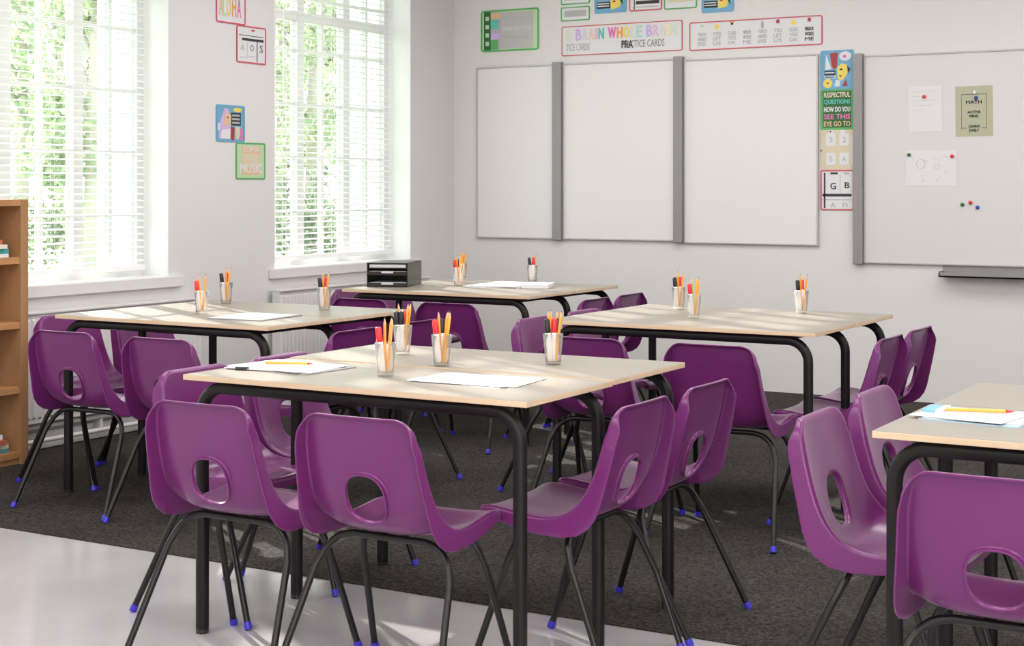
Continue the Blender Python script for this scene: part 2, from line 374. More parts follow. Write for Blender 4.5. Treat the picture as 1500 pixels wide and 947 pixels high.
# upper row on back wall
c = Card(.44, .275, M_palegreen, r=.02)
c.rect(.05, .03, .17, .97, M_dgreen).rect(.17, .05, .34, .95, M_grey).rect(.17, .78, .33, .93, M_skin, 2).rect(.17, .55, .30, .77, M_teal, 2).rect(.17, .30, .33, .45, M_lilac, 2).rect(.34, .06, .9, .93, M_bframe, 1).rect(.17, .05, .3, .28, M_green, 2)
for k, t in enumerate(('QUESTIONS', 'HOW DO YOU', 'THINK')): c.text(t, .62, .76 - k * .22, .1, (M_grey, M_paper, M_grey)[k], .5)
for k in range(4): c.rect(.08, .15 + k * .2, .14, .25 + k * .2, M_palegreen, 2)
c.border(.011, M_green); c.put_back('framed_poster', -5.287, 2.12, 'green framed poster with dark green left strip above the narrow whiteboard', 'poster')
for u, z, w, h, lab in ((-4.685, 2.292, .208, .09, 'small green bordered card directly above the rainbow lettered banner'), (-4.685, 2.398, .208, .09, 'small green bordered card, the upper of the pair cut by the picture top')):
    c = Card(w, h, M_paper, r=.01); c.rect(.12, .3, .88, .75, M_bframe).text('MUSIC', .5, .52, .4, M_grey, .6); c.border(.007, M_green); c.put_back('bordered_card', u, z, lab, 'card')
comic(.225, .21, 2).put_back('picture_card', -4.443, 2.328, 'blue comic picture card above the banner, beside the small green cards', 'card')
table_card(.225, .21, M_red, 2).put_back('bordered_card', -4.198, 2.328, 'red bordered white card cut by picture top between blue and green cards', 'card')
c = Card(.22, .21, M_paper, r=.014); c.rect(.12, .2, .88, .7, M_cream).text('MUSIC', .5, .45, .2, M_paper, .6); c.border(.008, M_green)
c.put_back('bordered_card', -3.959, 2.325, 'green bordered cream card cut by picture top, right of the red one', 'card')
comic(.21, .21, 2).put_back('picture_card', -3.708, 2.290, 'blue comic picture card directly above the pale speech banner', 'card')

# rainbow banner
c = Card(.845, .19, M_paper, r=.014)
cols = [M_palegreen, M_lilac, M_lilac, M_cream, M_yel, M_teal, M_pink, M_orange, M_yel, M_palegreen, M_teal, M_lilac, M_pink, M_palegreen, M_cream, M_lilac]
x = .045
mats_soft = {}
def soft(m):
    if m.name not in mats_soft:
        cc = m.node_tree.nodes['Principled BSDF'].inputs['Base Color'].default_value
        mats_soft[m.name] = mat('faded_' + m.name, tuple(.5 * q + .5 * .8 for q in cc[:3]), .6)
    return mats_soft[m.name]
for i, ch in enumerate('E BRAIN WHOLE BRAIN'):
    if ch != ' ':
        wdt = .062 if ch == 'W' else (.018 if ch == 'I' else .042)
        mm = cols[(i * 5 + 3) % len(cols)]
        mm = {2: M_lilac, 6: M_teal, 8: M_pink, 9: M_orange, 10: M_yel, 11: M_palegreen, 12: M_teal, 14: M_lilac, 15: M_pink}.get(i, mm)
        c.text(ch, x + wdt / 2, .70, .36, mm if i in (6, 8, 9, 10, 2, 14) else soft(mm), wdt, bold=.0034); x += wdt + .012
    else: x += .026
c.text('TICE CARDS', .14, .28, .24, M_grey, .2, bold=.0008).text('PRACTICE CARDS', .68, .30, .24, M_rail, .35, bold=.0008)
c.text('PRA', .555, .30, .25, M_ink, .09, L=4, bold=.001)
c.border(.006, M_red); c.put_back('lettered_banner', -4.68, 2.068, 'red bordered banner with rainbow lettering WHOLE BRAIN PRACTICE CARDS', 'banner')
# pale speech banner
c = Card(.846, .175, M_paper, r=.014)
for k in range(8):
    x = .1 + k * .115
    if k in (1, 6): c.ell(x, .80, .02, .09, M_yel)
    elif k in (0,): c.ell(x, .86, .012, .05, M_palegreen)
    elif k == 2: c.rect(x - .02, .92, x + .02, .96, M_orange).rect(x - .01, .84, x + .01, .91, M_ink)
    elif k in (5, 7): c.rect(x - .012, .80, x + .012, .93, M_dred)
    elif k == 4: c.ell(x, .78, .012, .14, M_grey)
    for j, t in enumerate((('TEACH', 'HANDS', 'EYES'), ('YES', 'LET', 'US'), ('CLASS', 'YES', 'OK'), ('MIRROR', 'WORDS', 'ME'))[k % 4]):
        c.text(t, x, .56 - j * .17, .12, M_ink if k == 7 else M_grey, .062, bold=.0007)
c.border(.007, M_red); c.put_back('speech_banner', -3.789, 2.062, 'red bordered pale banner with eight small captions right of the rainbow one', 'banner')
# column between the boards
comic(.201, .228, 0).put_back('picture_card', -2.955, 1.798, 'blue comic picture card at the top of the strip between whiteboards', 'card')
c = Card(.201, .236, M_green, r=.008); c.rect(.08, .05, .92, .95, M_dgreen)
for k, (t, m) in enumerate((('RESPECTFUL', M_cream), ('QUESTIONS', M_teal), ('HOW DO YOU', M_paper), ('SEE THIS', M_pink), ('EYE GO TO', M_skin))):
    c.text(t, .5, .86 - k * .18, .12, m, .78, bold=.0011)
c.border(.010, M_green); c.put_back('lettered_card', -2.955, 1.562, 'green lettered card reading HOW DO YOU, second in the strip between whiteboards', 'card')
c = Card(.201, .235, M_cream, r=.008)
for ix in range(2):
    for iy in range(2):
        x = .17 + ix * .40; y = .12 + iy * .48; c.rect(x, y, x + .28, y + .30, M_paper).text('53 A2'.split()[ix][iy], x + .14, y + .15, .14, M_grey, .12)
c.rect(.25, .9, .38, .99, M_paper).rect(.6, .9, .74, .99, M_paper).ell(.3, .95, .03, .02, M_ink).rect(.0, .46, .04, .5, M_ink).rect(.93, .1, .965, .85, M_paper)
c.put_back('letter_card', -2.955, 1.327, 'cream card with four white squares, third in the strip between whiteboards', 'card')
table_card(.201, .236, M_red, 1).put_back('bordered_card', -2.955, 1.09, 'red bordered black-and-white card at the bottom of the strip between whiteboards', 'card')
# left wall
c = Card(.241, .23, M_paper, r=.014); c.rect(.06, .80, .94, .94, M_bframe).rect(.28, .80, .42, .90, M_ink, 2)
for ch, x, m in (('A', .16, M_skin), ('L', .29, M_palegreen), ('O', .43, M_yel), ('H', .61, M_orange), ('A', .78, M_pink)): c.text(ch, x, .40, .46, m, .13, bold=.0014)
c.border(.008, M_red); c.put_left('lettered_card', 6.303, 2.112, 'red bordered card with pastel letters, uppermost between the windows', 'card')
table_card(.249, .206, M_red, 0).put_left('bordered_card', 6.47, 1.907, 'red bordered black-and-white card below the pastel lettered one', 'card')
comic(.235, .2, 1).put_left('picture_card', 6.303, 1.47, 'pale blue comic picture card between the two windows', 'card')
c = Card(.249, .202, M_palegreen, r=.012); c.rect(.2, .12, .82, .9, M_skin, 1).rect(.22, .3, .8, .7, M_cream, 2).text('SOMA', .52, .82, .17, M_paper, .55).text('MUSIC', .52, .30, .25, M_paper, .75, bold=.0012)
c.border(.008, M_green); c.put_left('lettered_card', 6.464, 1.268, 'green bordered card reading MUSIC, lowest between the windows', 'card')
# on the big board
Y4 = BW - .0165
c = Card(.19, .258, M_note, th=.001)
for k in range(5): c.rect(.1, .88 - k * .1, .1 + (.8, .5, .75, .6, .3)[k], .885 - k * .1, M_grey)
c.put_back('paper_note', -2.428, 1.537, 'white written note held by one red magnet on the large whiteboard', 'note', v=Y4, tilt=-.02)
c = Card(.205, .28, M_beige, th=.001)
for r_ in ((.16, .14, .17, .84), (.83, .14, .84, .84), (.16, .83, .84, .84), (.16, .16, .3, .17), (.7, .16, .84, .17)): c.rect(*r_, M_ink)
c.text('MATH', .5, .68, .06, M_ink, .42, bold=.001).text('ACTIVE', .5, .48, .05, M_ink, .34, bold=.001).text('MIND', .5, .40, .05, M_ink, .24, bold=.001).text('LEARN', .5, .2, .05, M_ink, .28, bold=.001).text('DAILY', .5, .12, .05, M_ink, .26, bold=.001)
c.put_back('certificate', -2.166, 1.508, 'sage green certificate with black print pinned top right of the notes', 'certificate', v=Y4, tilt=-.01)
c = Card(.286, .198, M_note, th=.001)
rnd = random.Random(3)
for k in range(26):
    x = rnd.uniform(.1, .9); y = rnd.uniform(.12, .85); a = rnd.uniform(0, 6.28); l = rnd.uniform(.02, .07)
    if .45 < x < .55: continue
    c.poly([(x, y), (x + l * math.cos(a), y + l * math.sin(a)), (x + l * math.cos(a) + .006, y + l * math.sin(a) + .008), (x + .006, y + .008)], M_grey)
c.ell(.3, .62, .09, .14, M_grey, 1).ell(.3, .62, .08, .128, M_note, 2).ell(.62, .55, .05, .08, M_grey, 1).ell(.62, .55, .042, .070, M_note, 2)
c.put_back('pencil_drawing', -2.448, 1.234, 'white sheet with faint pencil drawing held by a green and a red magnet', 'drawing', v=Y4, tilt=.012)
def magnet(u, z, m, label, v=Y4):
    b = MB(); b.lathe([(0, .008), (.008, .008), (.0105, .005), (.0105, 0), (0, 0)], 14)
    o = b.build('round_magnet', m, loc=(u, v - .003 if v == Y4 else v, z)); o.rotation_euler = (PI / 2, 0, 0); tag(o, label, 'magnet')
magnet(-2.342, 1.737, M_redplast, 'red round magnet holding the written note')
magnet(-2.053, 1.722, mat('blue_magnet', (.03, .06, .35), .4), 'blue round magnet on the sage green certificate')
magnet(-2.060, 1.752, M_barrel, 'white round magnet at the top of the sage green certificate')
magnet(-2.428, 1.409, M_dgreen, 'green round magnet holding the left corner of the pencil drawing')
magnet(-2.185, 1.399, M_redplast, 'red round magnet holding the right corner of the pencil drawing')
magnet(-2.128, 1.127, M_dgreen, 'green round magnet, leftmost of three loose ones on the board')
magnet(-2.083, 1.139, M_redplast, 'red round magnet between the loose green and blue ones')
magnet(-2.045, 1.112, MATS['blue_magnet'], 'blue round magnet, rightmost of three loose ones on the board')

# ------------------------------------------------------------------ chair
def make_chair():
    root = empty('classroom_chair')
    prof = [(-.208, .681), (-.197, .629), (-.182, .568), (-.168, .512), (-.155, .463), (-.140, .427), (-.118, .399), (-.085, .385), (-.04, .381), (.02, .386), (.08, .394), (.13, .400), (.160, .399), (.180, .392)]
    # smooth the profile (Catmull-Rom) and index by arc length
    P = [Vector((0, y, z)) for y, z in prof]; fine = []
    for i in range(len(P) - 1):
        p0 = P[max(i - 1, 0)]; p1 = P[i]; p2 = P[i + 1]; p3 = P[min(i + 2, len(P) - 1)]
        for k in range(8):
            t = k / 8; fine.append(.5 * ((2 * p1) + (p2 - p0) * t + (2 * p0 - 5 * p1 + 4 * p2 - p3) * t * t + (3 * p1 - p0 - 3 * p2 + p3) * t ** 3))
    fine.append(P[-1]); S = [0.]
    for i in range(1, len(fine)): S.append(S[-1] + (fine[i] - fine[i - 1]).length)
    L = S[-1]
    def at(s):
        s_ = min(max(s, 0), L); i = 0
        while i < len(S) - 2 and S[i + 1] < s_: i += 1
        f = (s_ - S[i]) / (S[i + 1] - S[i]); p = fine[i].lerp(fine[i + 1], f)
        a = fine[max(i - 3, 0)]; c = fine[min(i + 4, len(fine) - 1)]; t = (c - a).normalized()
        n = Vector((0, -t.z * -1, 0))  # placeholder
        n = Vector((0, t.z, -t.y))     # points to the back / underneath
        return p + t * (s - s_), n, t
    sb = .30                                        # arc length of the middle of the bend
    def width(s):
        u = s / L
        if s < sb: return .162 + (.188 - .162) * min(1, s / sb)
        return .188 - .010 * ((s - sb) / (L - sb))
    def bump_(s, c, w): return math.exp(-((s - c) / w) ** 2)
    def conc(s):                                    # how far the sides come forward / up
        return .011 + .024 * bump_(s, sb, .09) + .002 * (s / L)
    def mp(x, s, d):
        p, n, t = at(s); w = width(s); q = min(abs(x) / w, 1.15)
        d2 = d - conc(s) * (q ** 3.2)
        return p + Vector((x, 0, 0)) + n * d2
    def outline(N):
        pts = []; rt, rf = .055, .035
        # clockwise loop in (x,s): start top centre
        def side(sgn):
            out = []
            w0 = width(0)
            for k in range(8): out.append((sgn * (w0 - rt) * k / 8, 0.))
            for k in range(9): a = PI / 2 * k / 8; out.append((sgn * (w0 - rt + rt * math.sin(a)), rt - rt * math.cos(a)))
            for k in range(1, 22):
                s = rt + (L - rf - rt) * k / 22; f = 1; out.append((sgn * (width(s) if s > .12 else width(s)), s))
            w1 = width(L)
            for k in range(7): a = PI / 2 * k / 6; out.append((sgn * (w1 - rf + rf * math.cos(a)), L - rf + rf * math.sin(a)))
            for k in range(1, 8): out.append((sgn * (w1 - rf) * (1 - k / 8), L))
            return out
        r = side(1); l = side(-1); return r + [(0, L)] + list(reversed(l))[:-1]
    out = outline(0); N = len(out)
    hc = .207; hw, hh = .058, .062                   # handle hole
    hole = []
    for x, s in out:
        a = math.atan2(s - hc if s < hc else (s - hc) * .55, x); e = .82
        cx, sx = math.cos(a), math.sin(a)
        hx = math.copysign(abs(cx) ** e, cx) * hw; hs = hc + math.copysign(abs(sx) ** e, sx) * hh
        hole.append((hx, hs))
    # outward normals of outline
    nor = []
    for i in range(N):
        a = out[i - 1]; c = out[(i + 1) % N]; tx, ts = c[0] - a[0], c[1] - a[1]; l = math.hypot(tx, ts) or 1
        nor.append((-ts / l * -1, tx / l * -1)) 
    rings = []
    hr = .007                                       # lip of the hole
    def hnorm(i):
        x, s = hole[i]; dx, ds = x / hw ** 2, (s - hc) / hh ** 2; l = math.hypot(dx, ds); return dx / l, ds / l
    for th in (180, 150, 120, 90, 60, 30):
        pass
    lip = []
    for k, dd in ((0, .013), (0, .008)):
        rings.append([mp(hole[i][0], hole[i][1], dd) for i in range(N)])
    for k in range(1, 5):
        a = PI / 2 * k / 4; r = []
        for i in range(N):
            nx, ns = hnorm(i); o = hr * (1 - math.cos(a)); r.append(mp(hole[i][0] + nx * o, hole[i][1] + ns * o, .008 * (1 - math.sin(a))))
        rings.append(r)
    K = 26
    for k in range(1, K + 1):
        f = k / K; f = f ** 1.05; r = []
        for i in range(N):
            nx, ns = hnorm(i); hx, hs = hole[i][0] + nx * hr, hole[i][1] + ns * hr
            ox, os_ = out[i][0] - nor[i][0] * .010, out[i][1] - nor[i][1] * .010
            r.append(mp(hx + (ox - hx) * f, hs + (os_ - hs) * f, 0))
        rings.append(r)
    def depth(x, s):
        if s < .06:
            side = min(1, max(0, (s / .06))); side = side * side * (3 - 2 * side)
            return .010 + .028 * side
        d = .038 + .010 * min(1, (s - .06) / .2) + .020 * bump_(s, sb - .015, .065)
        if s > sb + .08: d = .046 - .022 * min(1, (s - sb - .08) / (L - sb - .08))
        return d
    for k in range(1, 5):
        a = PI / 2 * k / 4; r = []
        for i in range(N):
            o = -.010 + .010 * math.sin(a); r.append(mp(out[i][0] + nor[i][0] * o, out[i][1] + nor[i][1] * o, .010 * (1 - math.cos(a))))
        rings.append(r)
    for k in range(1, 5):
        r = []
        for i in range(N):
            D = max(depth(*out[i]) - .010, .004); o = .16 * D * k / 4
            base = mp(out[i][0], out[i][1], .010); p, n, t = at(out[i][1])
            r.append(base + n * (D * k / 4) + Vector((nor[i][0] * o, 0, 0)) + t * (nor[i][1] * o))
        rings.append(r)
    mb = MB(); R_ = len(rings); vs = [p for r in rings for p in r]; fs = []
    for j in range(R_ - 1):
        for i in range(N):
            i2 = (i + 1) % N; fs.append((j * N + i, (j + 1) * N + i, (j + 1) * N + i2, j * N + i2))
    mb.add(vs, fs, 0, True)
    sh = mb.build('seat_shell', M_purple, root)
    so = sh.modifiers.new('thick', 'SOLIDIFY'); so.thickness = .0045; so.offset = 0
    bv = sh.modifiers.new('bv', 'BEVEL'); bv.width = .0014; bv.segments = 2; bv.angle_limit = .9; bv.limit_method = 'ANGLE'
    # legs
    def curve(pts, n=6):
        P = [Vector(p) for p in pts]; o = []
        for i in range(len(P) - 1):
            p0 = P[max(i - 1, 0)]; p1 = P[i]; p2 = P[i + 1]; p3 = P[min(i + 2, len(P) - 1)]
            for k in range(n):
                t = k / n; o.append(.5 * ((2 * p1) + (p2 - p0) * t + (2 * p0 - 5 * p1 + 4 * p2 - p3) * t * t + (3 * p1 - p0 - 3 * p2 + p3) * t ** 3))
        o.append(P[-1]); return o
    rad = .0092
    for yb, zt, yf, xf in ((-.070, .367, -.228, .235), (.050, .371, .168, .212)):
        b = MB(); b.tube([(-.105, yb, zt), (0, yb, zt), (.105, yb, zt)], rad, 10)
        b.build('seat_bar', M_rod, root)
        for sg in (-1, 1):
            foot = Vector((sg * xf, yf, .018)); kn = Vector((sg * (.198 if yf < 0 else .184), yb + (yf - yb) * .24, zt - .085))
            d = (foot - kn)
            pts = curve([(sg * .105, yb, zt), (sg * .145, yb + (yf - yb) * .04, zt - .010), (sg * (.178 if yf < 0 else .170), yb + (yf - yb) * .11, zt - .040), kn], 5) + [kn + d * .3, kn + d * .65, foot]
            b = MB(); b.tube(pts, rad, 10); lg = b.build('leg', M_rod, root)
            b = MB(); dn = d.normalized(); b.tube([foot - dn * .004, foot + dn * .006, foot + dn * .0165], .0125, 12, rads=[.0100, .0112, .0104]); b.build('foot_cap', M_blue, lg)
    return root

TN = {'F': 'the front table', 'A': 'the table beside the left window', 'B': 'the rear right table', 'C': 'the table with the black letter tray', 'D': 'the table cut by the right edge'}
CH = [ # u, v of the chair origin, facing angle, label
 # facing +v : rz=0 ; facing +u : rz=-90 ; facing -u : rz=+90
 ('N', -2.604, 2.925, 'purple plastic chair, left of the two nearest at the front table, back to viewer'),
 ('N', -2.134, 2.940, 'purple plastic chair, right of the two nearest at the front table, back to viewer'),
 ('L', -3.130, 3.500, 'purple plastic chair at the left side of front table, its rim beside the table corner'),
 ('L', -3.130, 3.900, 'purple plastic chair at the left side of front table, farther one behind its leg'),
 ('R', -1.660, 3.515, 'purple plastic chair in profile on right side of front table, nearer one'),
 ('R', -1.660, 3.935, 'purple plastic chair in profile on right side of front table, farther one'),
 ('N', -4.325, 4.105, 'purple plastic chair next to the bookshelf at the left window table, back to viewer'),
 ('N', -3.825, 4.085, 'purple plastic chair at the left window table, second from the bookshelf, back to viewer'),
 ('L', -4.910, 4.680, 'purple plastic chair between left window table and radiator, nearer the bookshelf'),
 ('L', -4.910, 5.120, 'purple plastic chair between left window table and radiator, farther from the bookshelf'),
 ('R', -3.425, 4.720, 'purple plastic chair at right side of left window table, nearer one behind the pencil cups'),
 ('R', -3.425, 5.180, 'purple plastic chair at right side of left window table, farther one'),
 ('N', -2.530, 4.870, 'purple plastic chair behind the front table, back to viewer at rear right table'),
 ('N', -2.042, 4.866, 'purple chair standing clear at front edge of the rear right table, back to viewer'),
 ('L', -3.100, 5.520, 'purple chair at left side of rear right table, beside a front pencil cup'),
 ('L', -3.100, 5.960, 'purple chair left of rear right table, only its pale rim above the top'),
 ('R', -1.595, 5.455, 'purple plastic chair at right side of rear right table, nearer one against the blank wall'),
 ('R', -1.595, 5.850, 'purple plastic chair at right side of rear right table, farther one against the blank wall'),
 ('N', -4.350, 6.030, 'purple plastic chair left at the letter tray table, back to viewer'),
 ('N', -3.840, 6.010, 'purple plastic chair right at the letter tray table, back to viewer'),
 ('L', -4.860, 6.650, 'purple plastic chair at window side of the letter tray table, nearer one'),
 ('L', -4.860, 7.010, 'purple plastic chair at window side of the letter tray table, farther one'),
 ('R', -3.380, 6.620, 'purple plastic chair at right side of the letter tray table, nearer one'),
 ('R', -3.380, 7.010, 'purple plastic chair at right side of the letter tray table, farther one'),
 ('N', -0.665, 2.922, 'purple plastic chair in the lower right corner of the photo, back to viewer'),
 ('L', -1.210, 3.540, 'purple plastic chair at left side of the right edge table, nearer one facing right'),
 ('L', -1.210, 3.985, 'purple plastic chair at left side of the right edge table, farther one facing right'),
]
chair0 = make_chair()
for i, (k, u, v, lab) in enumerate(CH):
    c = chair0 if i == 0 else copy_tree(chair0)
    rz = {'N': 0, 'L': -PI / 2, 'R': PI / 2}[k]; off = .207       # u, v given for the top of the back
    jit = random.uniform(-.012, .012) if i > 6 else 0
    x, y = {'N': (u, v + off), 'L': (u + off, v), 'R': (u - off, v)}[k]
    c.location = (x, y, .004 if y > 3.95 else 0.0); c.rotation_euler = (0, 0, rz + jit)
    tag(c, lab, 'chair', 'purple classroom chairs around the tables')

# ------------------------------------------------------------------ tables
TW, TD = 1.080, .462
def make_table(rear=False):
    t = empty('classroom_table')
    b = MB(); b.box(0, TW, 0, TD, .695, .71)
    b.m = [1, 1, 1, 1, 1, 0]
    bevel(b.build('tabletop', [M_top, M_edge], t), .0015)
    b = MB(); b.box(.001, TW - .001, .001, TD - .001, .7098, .7102); b.build('laminate_surface', M_top, t)
    rz = .676; r = .0165; R = .075
    for v in ((TD - .036,) if rear else (.036, TD - .012)):
        b = MB(); b.tube([(.038 + R, v, rz), (TW / 2, v, rz), (TW - .038 - R, v, rz)], r, 12, sq=.25); b.build('top_rail', M_black, t)
        for sg, x0 in ((1, .038), (-1, TW - .038)):
            pts = [(x0 + sg * (R + .002), v, rz)] + [(x0 + sg * (R - R * math.sin(PI / 2 * k / 8)), v, rz - R + R * math.cos(PI / 2 * k / 8)) for k in range(9)] + [(x0, v, .35), (x0, v, .012)]
            b = MB(); b.tube(pts, r, 12, sq=.25, up=(0, 1, 0)); lg = b.build('leg', M_black, t)
            b = MB(); b.tube([(x0, v, .012), (x0, v, .0)], .0166, 12, sq=.25); b.build('foot_cap', M_tray, lg)
    for x in (.16, TW - .16):
        b = MB(); b.box(x - .012, x + .012, .004 if rear else .05, TD - .05, .664, .690); b.build('cross_rail', M_black, t)
    return t
tab0 = make_table(); tab1 = make_table(True)
TB = [(-2.882, 3.169, 'birch topped black frame table nearest the viewer, front half of its pair', 0),
      (-2.880, 3.634, 'birch topped black frame table nearest the viewer, rear half of its pair', .003),
      (-4.648, 4.369, 'birch topped table beside the left window, front half of its pair', 0.004),
      (-4.645, 4.834, 'birch topped table beside the left window, rear half of its pair', .004),
      (-2.848, 5.1435, 'birch topped table before the blank wall on the right, front half of its pair', .004),
      (-2.843, 5.608, 'birch topped table before the blank wall on the right, rear half of its pair', .004),
      (-4.605, 6.223, 'birch topped table carrying the black letter tray, front half of its pair', .004),
      (-4.600, 6.688, 'birch topped table nearest the whiteboards, rear half of the letter tray pair', .004),
      (-.962, 3.156, 'birch topped table cut by the right edge, front half of its pair', 0),
      (-.958, 3.621, 'birch topped table cut by the right edge, rear half of its pair', 0)]
for i, (u, v, lab, z) in enumerate(TB):
    t = (tab0, tab1)[i] if i < 2 else copy_tree((tab0, tab1)[i % 2])
    t.location = (u, v, z); tag(t, lab, 'table', 'birch topped classroom tables pushed in pairs')

# ------------------------------------------------------------------ cups, pencils and markers
def make_cup():
    t = empty('tumbler')
    b = MB(); b.lathe([(.0225, .010), (.0235, .03), (.0295, .092), (.0285, .092), (.0225, .03), (.0212, .0115), (0, .0115)], 20); b.build('cup_wall', M_cup, t)
    b = MB(); b.lathe([(0, 0), (.0195, 0), (.0215, .003), (.0222, .010), (0, .0105)], 20); b.build('thick_base', M_cupb, t)
    return t
def make_pencil():
    b = MB(); L = .148
    def ring(r, z): return [(r * math.cos(PI / 3 * k), r * math.sin(PI / 3 * k), z) for k in range(6)]
    R = .0042; zs = [(R, 0), (R, L - .02), (.0015, L - .006), (.0002, L)]
    vs = [p for r, z in zs for p in ring(r, z)]
    for j, mi in ((0, 0), (1, 1), (2, 2)): 
        b.add(ring(*zs[j]) + ring(*zs[j + 1]), [(k, (k + 1) % 6, 6 + (k + 1) % 6, 6 + k) for k in range(6)], mi)
    b.add(ring(R, 0), [(5, 4, 3, 2, 1, 0)], 2)
    return b.build('pencil', [M_pencil, M_pwood, M_plead])
def make_marker(m):
    b = MB(); b.lathe([(0, 0), (.0075, 0), (.0082, .004), (.0082, .09), (0, .09)], 14); o = b.build('marker', M_barrel)
    b = MB(); b.lathe([(.0084, .082), (.0088, .084), (.0084, .118), (.006, .122), (0, .122)], 14); b.build('cap', m, o); return o
PR = {'P': make_pencil(), 'R': make_marker(M_redplast), 'K': make_marker(M_blackplast)}; CUP0 = make_cup(); used = set()
G = mat('green_pencil', (.25, .6, .2), .4)
def proto(key, o):
    if key in used: return copy_tree(o)
    used.add(key); return o
A_ = .5265; RX, RY = math.cos(A_), math.sin(A_)
CUPS = [
 (-2.374, 3.405, 'R-11 P-1 P7 P9', 'nearest the viewer on the front table', 0),
 (-2.629, 3.862, 'K-13 P-6 R2 P8 P11 K-2', 'at the left rear of the front table', 0),
 (-2.363, 3.667, 'R-11 P-4 K0 P8 P10 P12', 'in the middle of the front table', 0),
 (-2.105, 3.856, 'K-12 P-7 P-3 R2 P6 P11 K8', 'on the right part of the front table', 0),
 (-4.160, 4.682, 'R-11 P-5 P7 P9', 'left on the left window table', 0.004),
 (-4.433, 5.147, 'K-11 P0 R4 P9', 'at the window side of the left window table', 0.004),
 (-3.859, 5.094, 'K-11 P-3 R3 P9', 'on the right end of the left window table', 0.004),
 (-4.226, 6.715, 'R-11 P-3 K-2 P5', 'beside the black letter tray', 0.004),
 (-4.481, 7.160, 'P-4 P3 R6 P10', 'behind the one beside the letter tray', 0.004),
 (-4.018, 7.130, 'K-10 R3 P9', 'rear right on the letter tray table', 0.004),
 (-2.606, 5.863, 'K-11 P-2 R4 P9', 'rear left on the rear right table', 0.004),
 (-2.379, 5.496, 'R-11 G-3 P7 P10', 'nearer the viewer on the rear right table', 0.004),
 (-2.094, 5.922, 'K-11 P-2 R3 P10', 'rear right on the rear right table', 0.004)]
for u, v, items, where, dz in CUPS:
    z = .71 + dz
    c = proto('C', CUP0); c.location = (u, v, z); tag(c, 'clear tumbler of pencils and markers ' + where, 'cup', 'clear tumblers standing on the tables')
    its = items.split()
    for n, it in enumerate(its):
        k = it[0]; d = float(it[1:]) / 1000
        r_ = .0046 if k in 'PG' else .0090
        src = proto('P' if k == 'G' else k, PR['P' if k == 'G' else k]) 
        # lean from the cup floor towards the rim along the direction across the cup
        dep = ((n * 7) % 5 - 2) * .0042
        lim = .0275 - r_; top = Vector((d * 1.45, dep * 1.5)); 
        if top.length > lim: top *= lim / top.length
        bot = Vector((d * .55, dep * .9)); lb = .0195 - r_
        if bot.length > lb: bot *= lb / bot.length
        P0 = Vector((u + bot.x * RX - bot.y * RY, v + bot.x * RY + bot.y * RX, z + .014)); P1 = Vector((u + top.x * RX - top.y * RY, v + top.x * RY + top.y * RX, z + .094))
        q = (P1 - P0).to_track_quat('Z', 'Y'); src.rotation_mode = 'QUATERNION'; src.rotation_quaternion = q; src.location = P0
        if k == 'G':
            src.data = src.data.copy(); src.data.materials[0] = G
            tag(src, 'green pencil in the tumbler ' + where, 'pencil', 'pencils in the tumblers')
        elif k == 'P': tag(src, 'yellow pencil point up in the tumbler ' + where, 'pencil', 'yellow pencils in the tumbler ' + where)
        else: 
            tag(src, {'R': 'red', 'K': 'black'}[k] + ' capped white marker in the tumbler ' + where, 'marker', {'R': 'red', 'K': 'black'}[k] + ' capped markers in the tumbler ' + where)

# ------------------------------------------------------------------ papers on the tables
def sheets(name, quads, label, cat, z, mats=(M_paper,), th=.0006, gap=.0004):
    b = MB(); zz = z
    for q, mi, t in quads:
        b.add([(x, y, zz) for x, y in q] + [(x, y, zz + t) for x, y in q], [(0, 1, 2, 3)[::-1], (4, 5, 6, 7), (0, 1, 5, 4), (1, 2, 6, 5), (2, 3, 7, 6), (3, 0, 4, 7)], mi); zz += t + gap
    return tag(b.build(name, list(mats)), label, cat)
def quad(cx, cy, w, h, a):
    c, s = math.cos(a), math.sin(a); return [(cx + x * c - y * s, cy + x * s + y * c) for x, y in ((-w / 2, -h / 2), (w / 2, -h / 2), (w / 2, h / 2), (-w / 2, h / 2))]
tz = .7101
sheets('paper_stack', [(quad(-2.715, 3.43, .30, .21, -.05), 1, .003), (quad(-2.725, 3.425, .29, .20, .06), 0, .0015), (quad(-2.73, 3.43, .28, .20, -.12), 0, .001)], 'white paper sheets on a thin grey board, left on the front table', 'papers', tz, (M_paper, M_rail))
def lay_pencil(u, v, z, a, label, m=None):
    o = copy_tree(PR['P']); o.rotation_mode = 'XYZ'; o.rotation_euler = (0, PI / 2, a); o.location = (u, v, z + .0045); tag(o, label, 'pencil')
    return o
pn = lay_pencil(-2.80, 3.42, tz + .0078, .30, 'yellow pencil with red end lying on the papers left on the front table')
def red_end(o):
    o.data = o.data.copy(); o.data.materials[1] = M_redplast; o.data.materials[2] = M_dred
red_end(pn)
b = MB(); b.box(-.02, .02, -.006, .006, 0, .010); bevel(tag(b.build('binder_clip', M_ink, loc=(-2.803, 3.322, tz)), 'small black clip at the corner of the papers on the front table', 'clip'), .003); bpy.data.objects['binder_clip'].rotation_euler = (0, 0, .3)
sheets('paper_stack', [(quad(-2.125, 3.455, .30, .20, -.10), 0, .001), (quad(-2.10, 3.46, .28, .20, .10), 0, .0008), (quad(-2.12, 3.45, .29, .20, .02), 0, .0008)], 'loose white sheets in the centre of the front table', 'papers', tz)
sheets('clipboard', [(quad(-3.87, 4.665, .25, .28, .08), 1, .004), (quad(-3.875, 4.665, .235, .265, .09), 0, .0012)], 'thin grey board with white paper lying on the left window table', 'clipboard', tz + .004, (M_paper, M_rail))
